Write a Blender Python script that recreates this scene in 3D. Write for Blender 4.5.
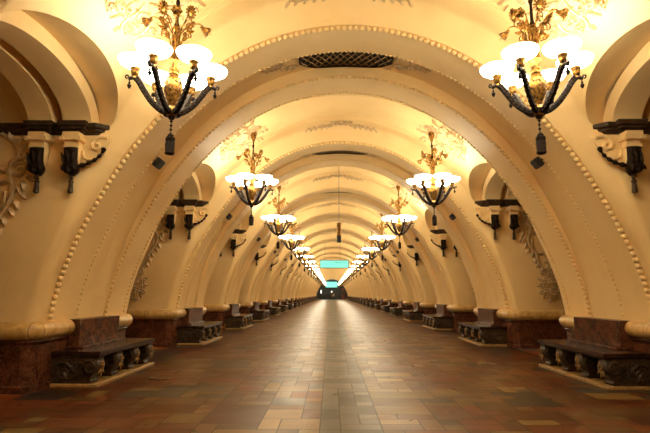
import bpy, bmesh, math, random
from mathutils import Vector, Matrix
PI = math.pi
sc = bpy.context.scene
for o in list(bpy.data.objects):
    bpy.data.objects.remove(o)
COL = sc.collection

# ------------------------------------------------------------------ camera
F, PIT, YAW, ROL, CX, CH = 475.36, .1626, .0129, -.0024, -.267, 1.30
cam = bpy.data.cameras.new('camera'); cam.sensor_width = 36; cam.lens = F / 650 * 36
cam.clip_start = .05; cam.clip_end = 400
co = bpy.data.objects.new('camera', cam); COL.objects.link(co)
c, s, cp, sp = math.cos(YAW), math.sin(YAW), math.cos(PIT), math.sin(PIT)
right = Vector((c, s, 0)); fwd = Vector((-s*cp, c*cp, sp)); up = Vector((s*sp, -c*sp, cp))
cr, sr = math.cos(ROL), math.sin(ROL)
right, up = right*cr - up*sr, right*sr + up*cr
m = Matrix((right, up, -fwd)).transposed().to_4x4(); m.translation = (CX, 0, CH)
co.matrix_world = m
sc.camera = co

# ------------------------------------------------------------------ world, exposure, light levels
w = bpy.data.worlds.new('world'); sc.world = w; w.use_nodes = True
w.node_tree.nodes['Background'].inputs[0].default_value = (.05, .035, .02, 1)
w.node_tree.nodes['Background'].inputs[1].default_value = .2
sc.view_settings.view_transform = 'Standard'; sc.view_settings.look = 'None'
sc.view_settings.exposure = 0.0; sc.view_settings.gamma = 1
sc.view_settings.use_curve_mapping = False
LAMP_W = 36           # watts of each chandelier's ring of bulbs
LAMP_COL = (1.0, .90, .68)
SHADE_E = 26.5          # emission of the glass bowls
sc.cycles.max_bounces = 10; sc.cycles.diffuse_bounces = 8
sc.cycles.sample_clamp_indirect = 4

# ------------------------------------------------------------------ materials
def nmat(name):
    m = bpy.data.materials.new(name); m.use_nodes = True
    nt = m.node_tree; b = nt.nodes['Principled BSDF']
    return m, nt, b
def noise(nt, scale, detail=4, rough=.5, vec=None, dist=0):
    n = nt.nodes.new('ShaderNodeTexNoise'); n.inputs['Scale'].default_value = scale
    n.inputs['Detail'].default_value = detail; n.inputs['Roughness'].default_value = rough
    n.inputs['Distortion'].default_value = dist
    if vec: nt.links.new(vec, n.inputs['Vector'])
    return n
def ramp(nt, fac, stops):
    r = nt.nodes.new('ShaderNodeValToRGB'); e = r.color_ramp.elements
    while len(e) < len(stops): e.new(.5)
    for k, (p, col) in enumerate(stops): e[k].position = p; e[k].color = (*col, 1)
    nt.links.new(fac, r.inputs[0]); return r
def coords(nt): return nt.nodes.new('ShaderNodeTexCoord').outputs['Object']
def bump(nt, b, h, strength, dist=.01):
    n = nt.nodes.new('ShaderNodeBump'); n.inputs['Strength'].default_value = strength; n.inputs['Distance'].default_value = dist
    nt.links.new(h, n.inputs['Height']); nt.links.new(n.outputs[0], b.inputs['Normal'])
def mottled(name, stops, scale, rough=.6, detail=4, bmp=0, metal=0, dist=0, spec=.5, bscale=None):
    m, nt, b = nmat(name); v = coords(nt)
    n = noise(nt, scale, detail, .6, v, dist); r = ramp(nt, n.outputs[0], stops)
    nt.links.new(r.outputs[0], b.inputs['Base Color'])
    b.inputs['Roughness'].default_value = rough; b.inputs['Metallic'].default_value = metal
    b.inputs['Specular IOR Level'].default_value = spec
    if bmp:
        n2 = noise(nt, bscale or scale*4, 4, .6, v); bump(nt, b, n2.outputs[0], bmp)
    return m
M = {}
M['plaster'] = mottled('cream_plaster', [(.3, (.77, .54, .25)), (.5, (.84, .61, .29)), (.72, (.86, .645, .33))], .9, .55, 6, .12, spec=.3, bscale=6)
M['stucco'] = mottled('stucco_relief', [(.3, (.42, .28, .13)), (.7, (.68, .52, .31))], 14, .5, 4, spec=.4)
M['gilt'] = mottled('gilded_stucco', [(.35, (.50, .33, .16)), (.65, (.76, .60, .38))], 11, .45, 4, metal=.2)
M['cornice'] = mottled('dark_cornice_stone', [(.3, (.028, .015, .008)), (.7, (.062, .035, .017))], 9, .55, spec=.2)
M['bronze'] = mottled('dark_bronze', [(.3, (.007, .0035, .002)), (.7, (.024, .011, .0045))], 30, .6, 5, .5, metal=.1, spec=.14, bscale=60)
M['gold'] = mottled('aged_brass', [(.38, (.05, .022, .006)), (.62, (.44, .225, .045))], 26, .4, 4, .3, metal=.8, bscale=70)
M['benchbronze'] = mottled('carved_dark_stone', [(.36, (.014, .008, .005)), (.62, (.065, .036, .014))], 22, .45, 5, .8, spec=.35, bscale=30)
M['rosette'] = mottled('worn_gilding', [(.35, (.09, .045, .014)), (.65, (.36, .21, .06))], 26, .4, 4, .5, metal=.4, bscale=60)
M['seat'] = mottled('polished_dark_marble', [(.35, (.018, .008, .006)), (.7, (.050, .020, .013))], 5, .24, 6, dist=1, spec=.35)
M['tanstone'] = mottled('tan_granite', [(.35, (.26, .15, .05)), (.7, (.46, .30, .11))], 25, .4, 5)
M['black'] = mottled('black_iron', [(.3, (.008, .007, .006)), (.7, (.02, .017, .014))], 20, .5)
M['dark'] = mottled('dark_recess', [(.3, (.012, .010, .010)), (.7, (.03, .026, .026))], 1.5, .35)
M['cloth'] = mottled('dark_cloth', [(.3, (.012, .013, .018)), (.7, (.03, .03, .04))], 12, .9)
M['cloth2'] = mottled('pale_cloth', [(.3, (.35, .30, .24)), (.7, (.5, .44, .36))], 12, .9)
M['skin'] = mottled('skin', [(.3, (.50, .30, .20)), (.7, (.6, .38, .26))], 12, .6)
M['hair'] = mottled('hair', [(.3, (.02, .012, .008)), (.7, (.05, .03, .02))], 40, .6)
M['redpanel'] = mottled('red_panel', [(.3, (.16, .03, .02)), (.7, (.28, .05, .03))], 3, .4)
M['steel'] = mottled('grey_steel', [(.3, (.18, .16, .14)), (.7, (.3, .28, .25))], 20, .35, metal=.8)

def red_marble():
    m, nt, b = nmat('red_veined_marble'); v = coords(nt)
    n = noise(nt, 2.6, 8, .65, v, 1.6)
    r = ramp(nt, n.outputs[0], [(.30, (.016, .007, .005)), (.48, (.060, .018, .010)), (.58, (.11, .036, .018)), (.68, (.03, .010, .007))])
    n2 = noise(nt, 7, 6, .7, v, 2.5)
    vein = ramp(nt, n2.outputs[0], [(.475, (0, 0, 0)), (.5, (1, 1, 1)), (.53, (0, 0, 0))])
    mx = nt.nodes.new('ShaderNodeMix'); mx.data_type = 'RGBA'
    mu = nt.nodes.new('ShaderNodeMath'); mu.operation = 'MULTIPLY'; mu.inputs[1].default_value = .45
    nt.links.new(vein.outputs[0], mu.inputs[0]); nt.links.new(mu.outputs[0], mx.inputs[0])
    nt.links.new(r.outputs[0], mx.inputs[6]); mx.inputs[7].default_value = (.28, .14, .06, 1)
    nt.links.new(mx.outputs[2], b.inputs['Base Color']); b.inputs['Roughness'].default_value = .25; b.inputs['Specular IOR Level'].default_value = .3
    return m
M['redmarble'] = red_marble()
def roll_mat():
    m, nt, b = nmat('golden_marble_roll'); v = coords(nt)
    n = noise(nt, 5, 7, .6, v, 1.2)
    r = ramp(nt, n.outputs[0], [(.3, (.38, .22, .065)), (.5, (.56, .35, .115)), (.7, (.68, .48, .20))])
    sep = nt.nodes.new('ShaderNodeSeparateXYZ'); nt.links.new(v, sep.inputs[0])
    def line(out, off):
        a = nt.nodes.new('ShaderNodeMath'); a.operation = 'ADD'; a.inputs[1].default_value = off; nt.links.new(out, a.inputs[0])
        f = nt.nodes.new('ShaderNodeMath'); f.operation = 'PINGPONG'; f.inputs[1].default_value = .31; nt.links.new(a.outputs[0], f.inputs[0])
        l = nt.nodes.new('ShaderNodeMath'); l.operation = 'LESS_THAN'; l.inputs[1].default_value = .004; nt.links.new(f.outputs[0], l.inputs[0])
        return l.outputs[0]
    mxm = nt.nodes.new('ShaderNodeMath'); mxm.operation = 'MAXIMUM'
    nt.links.new(line(sep.outputs[0], .06), mxm.inputs[0]); nt.links.new(line(sep.outputs[1], .12), mxm.inputs[1])
    mx = nt.nodes.new('ShaderNodeMix'); mx.data_type = 'RGBA'
    nt.links.new(mxm.outputs[0], mx.inputs[0]); nt.links.new(r.outputs[0], mx.inputs[6]); mx.inputs[7].default_value = (.12, .06, .025, 1)
    nt.links.new(mx.outputs[2], b.inputs['Base Color']); b.inputs['Roughness'].default_value = .28
    return m
M['roll'] = roll_mat()
def floor_mat():
    m, nt, b = nmat('granite_floor_tiles'); v = coords(nt)
    at = nt.nodes.new('ShaderNodeAttribute'); at.attribute_name = 'tile'
    n = noise(nt, 42, 5, .7, v); n3 = noise(nt, 3.0, 5, .6, v)
    r = ramp(nt, n.outputs[0], [(.3, (.55, .55, .55)), (.7, (1.4, 1.4, 1.4))])
    r3 = ramp(nt, n3.outputs[0], [(.3, (.7, .7, .7)), (.7, (1.15, 1.15, 1.15))])
    mx = nt.nodes.new('ShaderNodeMix'); mx.data_type = 'RGBA'; mx.blend_type = 'MULTIPLY'; mx.inputs[0].default_value = 1
    nt.links.new(at.outputs['Color'], mx.inputs[6]); nt.links.new(r.outputs[0], mx.inputs[7])
    my = nt.nodes.new('ShaderNodeMix'); my.data_type = 'RGBA'; my.blend_type = 'MULTIPLY'; my.inputs[0].default_value = 1
    nt.links.new(mx.outputs[2], my.inputs[6]); nt.links.new(r3.outputs[0], my.inputs[7])
    nt.links.new(my.outputs[2], b.inputs['Base Color'])
    rr = nt.nodes.new('ShaderNodeMapRange'); rr.inputs[3].default_value = .20; rr.inputs[4].default_value = .36
    nt.links.new(n3.outputs[0], rr.inputs[0])
    ad = nt.nodes.new('ShaderNodeMath'); ad.operation = 'MULTIPLY_ADD'; ad.inputs[1].default_value = .12
    nt.links.new(at.outputs['Alpha'], ad.inputs[0]); nt.links.new(rr.outputs[0], ad.inputs[2])
    nt.links.new(ad.outputs[0], b.inputs['Roughness'])
    b.inputs['Specular IOR Level'].default_value = .27
    return m
M['floor'] = floor_mat()
def emit(name, col, st, base=(.8, .8, .8)):
    m, nt, b = nmat(name); b.inputs['Base Color'].default_value = (*base, 1)
    b.inputs['Emission Color'].default_value = (*col, 1); b.inputs['Emission Strength'].default_value = st
    b.inputs['Roughness'].default_value = .3
    return m
M['shade'] = emit('lit_opal_glass', (1, .88, .62), SHADE_E, (.9, .85, .75))
M['shade_in'] = emit('lit_opal_glass_inside', (1, .88, .62), SHADE_E*.7, (.9, .85, .75))
M['cyan'] = emit('lit_cyan_panel', (.16, .80, .68), 1.05, (.2, .6, .6))
M['blue'] = emit('dim_blue_glass', (.02, .07, .11), .9, (.03, .06, .09))
M['whitelamp'] = emit('small_white_lamp', (1, .95, .85), 3)

# ------------------------------------------------------------------ object helpers
def obj(name, bm, mat, parent=None, smooth=40, kind=None):
    me = bpy.data.meshes.new(name)
    bm.to_mesh(me); bm.free()
    if not isinstance(mat, (list, tuple)): mat = [mat]
    for q in mat: me.materials.append(q)
    if smooth:
        me.polygons.foreach_set('use_smooth', [True]*len(me.polygons))
        me.set_sharp_from_angle(angle=math.radians(smooth))
    o = bpy.data.objects.new(name, me); COL.objects.link(o)
    if parent: o.parent = parent
    if kind: o['kind'] = kind
    return o
def tag(o, label=None, cat=None, group=None):
    if label: o['label'] = label
    if cat: o['category'] = cat
    if group: o['group'] = group
    elif 'group' in o.keys(): del o['group']
    return o
def empty(name, loc, label=None, cat=None, group=None):
    o = bpy.data.objects.new(name, None); COL.objects.link(o); o.location = loc; o.empty_display_size = .1
    return tag(o, label, cat, group)
def copy_tree(o, parent=None):
    c = o.copy(); COL.objects.link(c); c.parent = parent
    for ch in list(o.children): copy_tree(ch, c)
    return c
def B(): return bmesh.new()
def box(bm, lo, hi, M4=None, taper=0):
    vs = []
    for z in (0, 1):
        for (a, b) in ((0, 0), (1, 0), (1, 1), (0, 1)):
            p = Vector((lo[0] if not a else hi[0], lo[1] if not b else hi[1], lo[2] if not z else hi[2]))
            vs.append(bm.verts.new(M4 @ p if M4 else p))
    for f in ((3, 2, 1, 0), (4, 5, 6, 7), (0, 1, 5, 4), (1, 2, 6, 5), (2, 3, 7, 6), (3, 0, 4, 7)):
        bm.faces.new([vs[i] for i in f])
def lathe(bm, prof, n=20, M4=None, cap=True, lobes=0, amp=0):
    rings = []
    for (r, z) in prof:
        ring = []
        for k in range(n):
            a = 2*PI*k/n; rr = r*(1 + (amp*math.cos(lobes*a) if lobes else 0))
            p = Vector((rr*math.cos(a), rr*math.sin(a), z)); ring.append(bm.verts.new(M4 @ p if M4 else p))
        rings.append(ring)
    for a, b in zip(rings, rings[1:]):
        for k in range(n):
            bm.faces.new((a[k], a[(k+1) % n], b[(k+1) % n], b[k]))
    if cap:
        bm.faces.new(list(reversed(rings[0]))); bm.faces.new(rings[-1])
def tube(bm, pts, r, n=6, cap=True, flat=1.0, nrm=None):
    """r: number or list; flat squashes along nrm"""
    pts = [Vector(p) for p in pts]; N = len(pts)
    rs = r if isinstance(r, (list, tuple)) else [r]*N
    rings = []; ref = Vector(nrm) if nrm is not None else None; prev = None
    for i, p in enumerate(pts):
        t = (pts[min(i+1, N-1)] - pts[max(i-1, 0)])
        if t.length < 1e-9: t = Vector((0, 0, 1))
        t.normalize()
        if ref is not None: u = ref - t*ref.dot(t)
        else:
            base = prev if prev is not None else (Vector((0, 0, 1)) if abs(t.z) < .9 else Vector((1, 0, 0)))
            u = base - t*base.dot(t)
        if u.length < 1e-6: u = t.orthogonal()
        u.normalize(); prev = u; v = t.cross(u)
        rings.append([bm.verts.new(p + (u*math.cos(2*PI*k/n)*flat + v*math.sin(2*PI*k/n))*rs[i]) for k in range(n)])
    for a, b in zip(rings, rings[1:]):
        for k in range(n): bm.faces.new((a[k], a[(k+1) % n], b[(k+1) % n], b[k]))
    if cap:
        bm.faces.new(list(reversed(rings[0]))); bm.faces.new(rings[-1])
_ICO = None
def ico():
    global _ICO
    if _ICO is None:
        b = bmesh.new(); bmesh.ops.create_icosphere(b, subdivisions=1, radius=1)
        b.verts.ensure_lookup_table()
        _ICO = ([v.co.copy() for v in b.verts], [[v.index for v in f.verts] for f in b.faces]); b.free()
    return _ICO
def blob(bm, p, ax, ay, az):
    V, Fc = ico(); p = Vector(p)
    vs = [bm.verts.new(p + ax*q.x + ay*q.y + az*q.z) for q in V]
    for f in Fc: bm.faces.new([vs[i] for i in f])
def spiral(cx, cy, r0, r1, a0, turns, n=16):
    out = []
    for i in range(n+1):
        t = i/n; a = a0 + turns*2*PI*t; r = r0 + (r1-r0)*t
        out.append((cx + r*math.cos(a), cy + r*math.sin(a)))
    return out
def crom(pts, n=6):
    P = [Vector(p) for p in pts]; out = []
    for i in range(len(P)-1):
        a = P[max(i-1, 0)]; b = P[i]; c_ = P[i+1]; d = P[min(i+2, len(P)-1)]
        for k in range(n):
            t = k/n
            out.append(.5*((2*b) + (c_-a)*t + (2*a-5*b+4*c_-d)*t*t + (3*b-a-3*c_+d)*t*t*t))
    out.append(P[-1]); return out

# ------------------------------------------------------------------ the vault's shape
Y0, S = 5.2105, 5.617           # first bay centre (a chandelier pair), bay length
KB, KE = -2, 22                 # bays built
HALF = S/2; JY = 1.29; RIBY = HALF-1.25; CHY = HALF-.45
H0 = .92
def r_of(phi):
    q = abs(PI/2-phi)
    return 4.40 - .735*q**2 + .4648*q**4 - .0775*q**6
def sstep(a, b, x):
    t = min(1, max(0, (x-a)/(b-a))); return t*t*(3-2*t)
def base_pt(phi, off=0):
    r = r_of(phi)+off; return r*math.cos(phi), 1+r*math.sin(phi)
def phi_of(h):
    lo, hi = -.2, PI/2
    for _ in range(40):
        mid = (lo+hi)/2
        if base_pt(mid)[1] < h: lo = mid
        else: hi = mid
    return (lo+hi)/2
def off_of(phi, y):
    ph = phi if phi <= PI/2 else PI-phi
    h = base_pt(ph)[1]; y = abs(y)
    cv = math.sin(PI/2*min(1, max(0, (1.53-y)/.30)))
    o = .37*sstep(2.1, 4.2, h)*cv
    t = min(1, max(0, (JY+.15-y)/.15))
    o += .15*(1-math.sqrt(max(0, 1-t*t)))*(1-sstep(3.3, 3.6, h))
    return o
def chan(phi):
    ph = phi if phi <= PI/2 else PI-phi
    return .015 + .18*sstep(1.2, 4.6, base_pt(ph)[1])
def vault_pt(phi, y, mode='bay'):
    o = {'rib': 0, 'chan': chan(phi)}.get(mode, None)
    if o is None: o = off_of(phi, y)
    x, z = base_pt(phi, o)
    return Vector((x, y, z))
SPR, RISE = 3.65, .60
def lunette(y): return SPR + RISE*math.sqrt(max(0, 1-(y/JY)**2))
PH0 = phi_of(H0); PH1 = phi_of(4.3)

def phi_at(h, y):
    lo, hi = -.2, PI/2
    for _ in range(40):
        mid = (lo+hi)/2
        if vault_pt(mid, y).z < h: lo = mid
        else: hi = mid
    return (lo+hi)/2
def build_bay():
    bm = B()
    cols = []
    lun = [JY*math.sin(PI/2*i/12) for i in range(12)]
    rnd = [JY + .15*(1-math.cos(PI/2*i/6)) for i in range(1, 7)]
    pos = [(y, 'lun') for y in lun] + [(JY, 'edge')] + [(y, 'bay') for y in rnd] + [(1.455, 'bay'), (1.48, 'bay'), (1.51, 'bay'), (1.53, 'bay')] \
        + [(RIBY, 'rib'), (CHY, 'rib'), (CHY, 'chan'), (HALF, 'chan')]
    cols = [(-y, q) for y, q in reversed(pos) if y > 0] + pos
    NL, NM, NU = 18, 7, 44
    grid = []
    for (y, q) in cols:
        phs = {}
        lowh = lunette(y) if q in ('lun', 'edge') else SPR
        half = []
        ps = phi_at(SPR, JY)
        if q != 'lun':
            for i in range(NL): half.append(('L', i, PH0 + (ps-PH0)*i/NL))
        else:
            for i in range(NL): half.append(None)
        pl = phi_at(lowh, y) if q == 'lun' else ps
        for i in range(NM): half.append(('M', i, pl + (PH1-pl)*i/NM))
        colv = []
        allp = half + [('U', i, PH1 + (PI-2*PH1)*i/NU) for i in range(NU+1)] + [None if h is None else (h[0], h[1], PI-h[2]) for h in reversed(half)]
        for h in allp:
            if h is None: colv.append(None)
            else:
                mode = {'lun': 'bay', 'edge': 'bay'}.get(q, q)
                colv.append(bm.verts.new(vault_pt(h[2], y, mode)))
        grid.append(colv)
    n = len(grid[0])
    for ca, cb in zip(grid, grid[1:]):
        for i in range(n-1):
            q = (ca[i], cb[i], cb[i+1], ca[i+1])
            if None in q: continue
            bm.faces.new(q)
    # passages: extrude the openings' edges outwards
    names = [q for _, q in cols]
    e0 = names.index('edge'); e1 = len(cols)-1-names[::-1].index('edge')
    for side in (0, 1):
        edge = []
        def R(i): return i if side == 0 else n-1-i
        for i in range(NL): edge.append(grid[e0][R(i)])
        for k in range(e0, e1+1): edge.append(grid[k][R(NL)])
        for i in reversed(range(NL)): edge.append(grid[e1][R(i)])
        sx = 1 if side == 0 else -1
        lift = lambda z: .16*min(1, max(0, (z-SPR)/.30))
        wide = lambda v: v.co.y*(1.10 if v.co.z > SPR-.01 else 1)
        mid = [bm.verts.new((sx*3.68, wide(v), v.co.z+lift(v.co.z))) if abs(v.co.x) < 3.60 else None for v in edge]
        out = [bm.verts.new((sx*7.0, wide(v), v.co.z+lift(v.co.z))) for v in edge]
        for i in range(len(edge)-1):
            a, b, ma, mb = edge[i], edge[i+1], mid[i], mid[i+1]
            if ma and mb: bm.faces.new((a, b, mb, ma)); bm.faces.new((ma, mb, out[i+1], out[i]))
            elif ma: bm.faces.new((a, b, out[i+1], out[i], ma))
            elif mb: bm.faces.new((a, b, mb, out[i+1], out[i]))
            else: bm.faces.new((a, b, out[i+1], out[i]))
        # back of the piers towards the platform
        for ys in (1, -1):
            vs = [bm.verts.new((sx*7, ys*a, z)) for a, z in ((JY, 0), (HALF, 0), (HALF, 4.7), (JY, 4.7), (JY, SPR))]
            bm.faces.new(vs)
        top = [bm.verts.new((sx*7, v.co.y, 4.7)) for v in edge[NL-1:-NL+1]]
        ref = out[NL-1:len(out)-NL+1]
        for i in range(len(top)-1): bm.faces.new((ref[i], ref[i+1], top[i+1], top[i]))
        # transverse rings in the passage
        for (w0, w1, dep) in ((3.66, 4.06, .13), (4.22, 4.56, .13), (5.6, 6.2, .13)):
            loops = []
            for (wx, d) in ((w0, 0), (w0, dep), (w1, dep), (w1, 0)):
                lp = []
                for i in range(25):
                    a = PI*i/24
                    lp.append(bm.verts.new((sx*wx, (JY-.12 if d else JY*1.1)*math.cos(a), SPR+(RISE-.05 if d else RISE+.16)*math.sin(a))))
                loops.append(lp)
            for A, Bq in zip(loops, loops[1:]):
                for i in range(24): bm.faces.new((A[i], A[i+1], Bq[i+1], Bq[i]))
    bmesh.ops.recalc_face_normals(bm, faces=bm.faces)
    return bm
bays = []
proto = obj('ceiling', build_bay(), M['plaster'], smooth=24, kind='structure')
def bayY(k): return Y0 + S*k
def structural(o, ks, sides=(1,)):
    """first instance is o itself, the rest share its mesh"""
    first = True; out = []
    for k in ks:
        for sx in sides:
            q = o if first else o.copy()
            if not first: COL.objects.link(q)
            q.location = (0, bayY(k), 0); q.rotation_euler = (0, 0, 0 if sx > 0 else PI)
            first = False; out.append(q)
    return out
ALLK = list(range(KB, KE+1))
structural(proto, ALLK)

# sweep of a profile (offset into the open space, height) along a plan path
def sweep(bm, path, prof, caps=True):
    P = [Vector((a, b)) for a, b in path]; rings = []
    for i, p in enumerate(P):
        d0 = (p-P[i-1]).normalized() if i else (P[1]-p).normalized()
        d1 = (P[i+1]-p).normalized() if i < len(P)-1 else d0
        n0 = Vector((-d0.y, d0.x)); n1 = Vector((-d1.y, d1.x)); nn = (n0+n1).normalized(); nn = nn/max(.5, nn.dot(n0))
        rings.append([bm.verts.new((p.x+nn.x*o_, p.y+nn.y*o_, z)) for o_, z in prof])
    k = len(prof)
    for a, b in zip(rings, rings[1:]):
        for j in range(k-1): bm.faces.new((a[j], b[j], b[j+1], a[j+1]))
    if caps:
        bm.faces.new(rings[0]); bm.faces.new(list(reversed(rings[-1])))
def pier_path(y_end):
    """from the platform side along the jamb (y=JY) round the corner and along the hall face"""
    r = .15
    pts = [(7.0, JY)]
    for i in range(7):
        a = PI/2*i/6
        pts.append((4.27+r - r*math.sin(a), JY + r - r*math.cos(a)))
    pts.append((4.27, y_end)); return pts
bm = B()
BASEPROF = [(0, .70), (0, .685), (.045, .685), (.055, .665), (.045, .645), (.03, .63), (.02, .62), (.02, .10), (.05, .085), (.05, 0)]
def mirrored(path, fy): return path if fy > 0 else [(a, -b) for a, b in path][::-1]
for fy in (1, -1): sweep(bm, mirrored(pier_path(HALF), fy), BASEPROF, caps=False)
bmesh.ops.recalc_face_normals(bm, faces=bm.faces)

def sided(stem, make, mat, ks=ALLK, smooth=35):
    """the same piece on the right wall and, turned round, on the left wall of every bay"""
    r = obj(stem % 'right', make, mat, smooth=smooth, kind='structure')
    l = bpy.data.objects.new(stem % 'left', r.data); COL.objects.link(l); l['kind'] = 'structure'
    for o, rz in ((r, 0), (l, PI)):
        for i, k in enumerate(ks):
            q = o if i == 0 else o.copy()
            if i: COL.objects.link(q)
            q.location = (0, bayY(k), 0); q.rotation_euler = (0, 0, rz)
sided('baseboard_%s', bm, M['redmarble'])
# rounded marble roll, stopping at each bench
bm = B()
RP = [(.0, .925)] + [(.015 + .115*math.sin(PI*i/12), .802 + .118*math.cos(PI*i/12)) for i in range(13)] + [(0, .684)]
for fy in (1, -1): sweep(bm, mirrored(pier_path(HALF-.65), fy), RP, caps=True)
bmesh.ops.recalc_face_normals(bm, faces=bm.faces)
sided('trim_1_%s', bm, M['roll'])
# dark cornice along the jambs
bm = B()
def cornice_path():
    return [(3.42, JY+.02), (3.46, JY), (6.9, JY)][::-1]
CP = [(0, 3.545), (.03, 3.55), (.045, 3.575), (.075, 3.59), (.08, 3.615), (.115, 3.63), (.125, 3.66), (.125, 3.69), (0, 3.70)]
for fy in (1, -1):
    pts = [(6.9, JY), (4.80, JY)]
    for cx_ in (4.38, 3.90):
        pts += []
    path = [(6.9, JY), (3.64, JY), (3.57, JY+.06), (3.56, JY+.14)]
    sweep(bm, mirrored(path, fy), CP, caps=True)
    for cx_ in (4.38, 3.90):
        a, b = (JY-.20, JY) if fy > 0 else (-JY, -JY+.20)
        for (g, z0, z1) in ((0, 3.63, 3.70), (.03, 3.585, 3.63), (.06, 3.545, 3.585)):
            lo = (cx_-.20+g, a+(g if fy > 0 else 0), z0); hi = (cx_+.20-g, b-(g if fy < 0 else 0), z1)
            box(bm, lo, hi)
bmesh.ops.recalc_face_normals(bm, faces=bm.faces)
sided('trim_2_%s', bm, M['cornice'], smooth=30)
# rope mouldings and fine bead rows on the ribs
def bead_row(y, step, la, sr_, tilt, lift):
    bm = B(); L = 0; prev = None; pos = []
    N = 2400; acc = 0
    for i in range(N+1):
        ph = PH0 + (PI-2*PH0)*i/N; p = vault_pt(ph, y, 'rib')
        if prev is not None:
            acc += (p-prev).length
            if acc >= step: pos.append((ph, p, (p-prev).normalized())); acc = 0
        prev = p
    for ph, p, t in pos:
        Yv = Vector((0, 1, 0)); nrm = t.cross(Yv)
        a = (t*math.cos(tilt) + Yv*math.sin(tilt)).normalized(); b = nrm.cross(a)
        if nrm.dot(Vector((0, 0, 1))-Vector((p.x, 0, p.z))*.0) > 0 and False: nrm = -nrm
        inward = (Vector((0, y, 1))-p).normalized()
        blob(bm, p + inward*lift, a*la, b*sr_, nrm*sr_)
    return bm
near12 = [k for k in ALLK if k < 12]
for num, (y, step, la, sr_, tilt, lift) in enumerate(((RIBY+.035, .088, .052, .044, math.radians(38), .024), (-(CHY-.04), .080, .044, .032, math.radians(38), .014),
                                                       (CHY-.022, .075, .022, .022, 0, .008), (-(RIBY+.024), .075, .024, .022, 0, .006))):
    o = obj('trim_%d' % (6+num), bead_row(y, step, la, sr_, tilt, lift), M['plaster'], smooth=60, kind='structure')
    structural(o, near12)
# thin raised lines across the bay ceiling, on both sides of the crown ornament
bm = B()
for y in (.62, .72, .84):
    for sx in (1,):
        for fy in (1, -1):
            pts = [vault_pt(PI/2 - .52 + 1.04*i/40, fy*(y + .10*abs(i-20)/20)) for i in range(41)]
            pts = [p + (Vector((0, p.y, 1))-p).normalized()*.002 for p in pts]
            tube(bm, pts, .013 if y != .72 else .02, 6, nrm=(0, 0, 1), flat=.7)
o = obj('trim_5', bm, M['plaster'], smooth=60, kind='structure')
structural(o, [k for k in ALLK if k < 14])

# ------------------------------------------------------------------ floor, platforms, end walls
rng = random.Random(7)
YS, YE = bayY(KB)-HALF, bayY(KE)+HALF
def build_floor():
    bm = B(); layer = bm.loops.layers.float_color.new('tile')
    G = .205
    nx = int(4.2/G)*2 + 1; x0 = -.07 - nx*G/2; ny = int((YE-YS)/G)
    used = [[False]*nx for _ in range(ny)]
    red = [(.24, .062, .018), (.27, .074, .024), (.20, .050, .015), (.25, .068, .020)]
    brown = [(.26, .12, .042), (.29, .14, .05), (.19, .09, .035), (.33, .155, .055)]
    grey = [(.075, .062, .052), (.10, .085, .07), (.12, .10, .08)]
    tan = [(.40, .24, .075), (.34, .20, .065), (.46, .28, .10)]
    strip = [(.19, .16, .135), (.23, .195, .165), (.16, .14, .125)]
    for j in range(ny):
        for i in range(nx):
            if used[j][i]: continue
            xc = abs(i - (nx-1)/2)
            centre = xc <= 1.01
            if centre and i == (nx-1)//2 - 1:
                wdt, dep = rng.choice([(2, 2), (3, 2), (2, 1), (1, 1), (3, 1), (1, 2)])
            else:
                wdt, dep = rng.choice([(1, 1), (2, 1), (2, 1), (3, 1), (2, 2), (1, 2), (3, 2), (2, 1), (1, 1), (4, 2)])
            lim = (nx-1)//2 + 1 if centre else ((nx-1)//2 - 2 if i < (nx-1)//2 - 1 else nx-1)
            ww = 0
            while ww < wdt and i+ww <= lim and not used[j][i+ww]: ww += 1
            dd = min(dep, ny-j)
            for b in range(dd):
                for a in range(ww): used[j+b][i+a] = True
            g = .0055
            xa, xb = x0 + i*G + g, x0 + (i+ww)*G - g; ya, yb = YS + j*G + g, YS + (j+dd)*G - g
            xm, ym = (xa+xb)/2 + .07, (ya+yb)/2
            # diamonds of grey and buff blocks on the red field
            per = S/2; u = abs(((ym-Y0) % per)/per - .5)*2; v = abs(abs(xm)-2.1)/1.0
            dia = u*.9 + v*.75
            rr = rng.random()
            if centre: pal = strip if rr < .75 else grey
            elif abs(xm) < 1.15: pal = brown if rr < .58 else (tan if rr < .76 else (grey if rr < .84 else red))
            elif dia < .5: pal = grey if rr < .66 else (brown if rr < .85 else tan)
            elif dia < .72: pal = tan if rr < .34 else (brown if rr < .62 else red)
            elif abs(xm) > 3.5: pal = grey if rr < .6 else red
            else: pal = red if rr < .80 else (brown if rr < .93 else tan)
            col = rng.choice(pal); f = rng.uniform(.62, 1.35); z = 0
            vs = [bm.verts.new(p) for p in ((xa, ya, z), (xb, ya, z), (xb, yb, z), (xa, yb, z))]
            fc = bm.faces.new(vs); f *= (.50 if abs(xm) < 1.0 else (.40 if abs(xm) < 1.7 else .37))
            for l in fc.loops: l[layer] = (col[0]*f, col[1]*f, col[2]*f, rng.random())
    def quad(xa, xb, z, col=(.012, .008, .005, 1)):
        fc = bm.faces.new([bm.verts.new(p) for p in ((xa, YS, z), (xb, YS, z), (xb, YE, z), (xa, YE, z))])
        for l in fc.loops: l[layer] = col
    quad(-10, 10, -.0025)
    for sx in (1, -1):       # slabs in the passages and on the platforms
        for k in ALLK:
            for i in range(6):
                xa, xb = sorted((sx*(4.25+i*.5), sx*(4.745+i*.5)))
                for jn in range(5):
                    ya = bayY(k)-1.25+jn*.5
                    fc = bm.faces.new([bm.verts.new(p) for p in ((xa, ya, 0), (xb, ya, 0), (xb, ya+.495, 0), (xa, ya+.495, 0))])
                    col = rng.choice(grey+red)
                    for l in fc.loops: l[layer] = (*col, rng.random())
    return bm
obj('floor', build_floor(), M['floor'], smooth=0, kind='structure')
bm = B()
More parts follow.
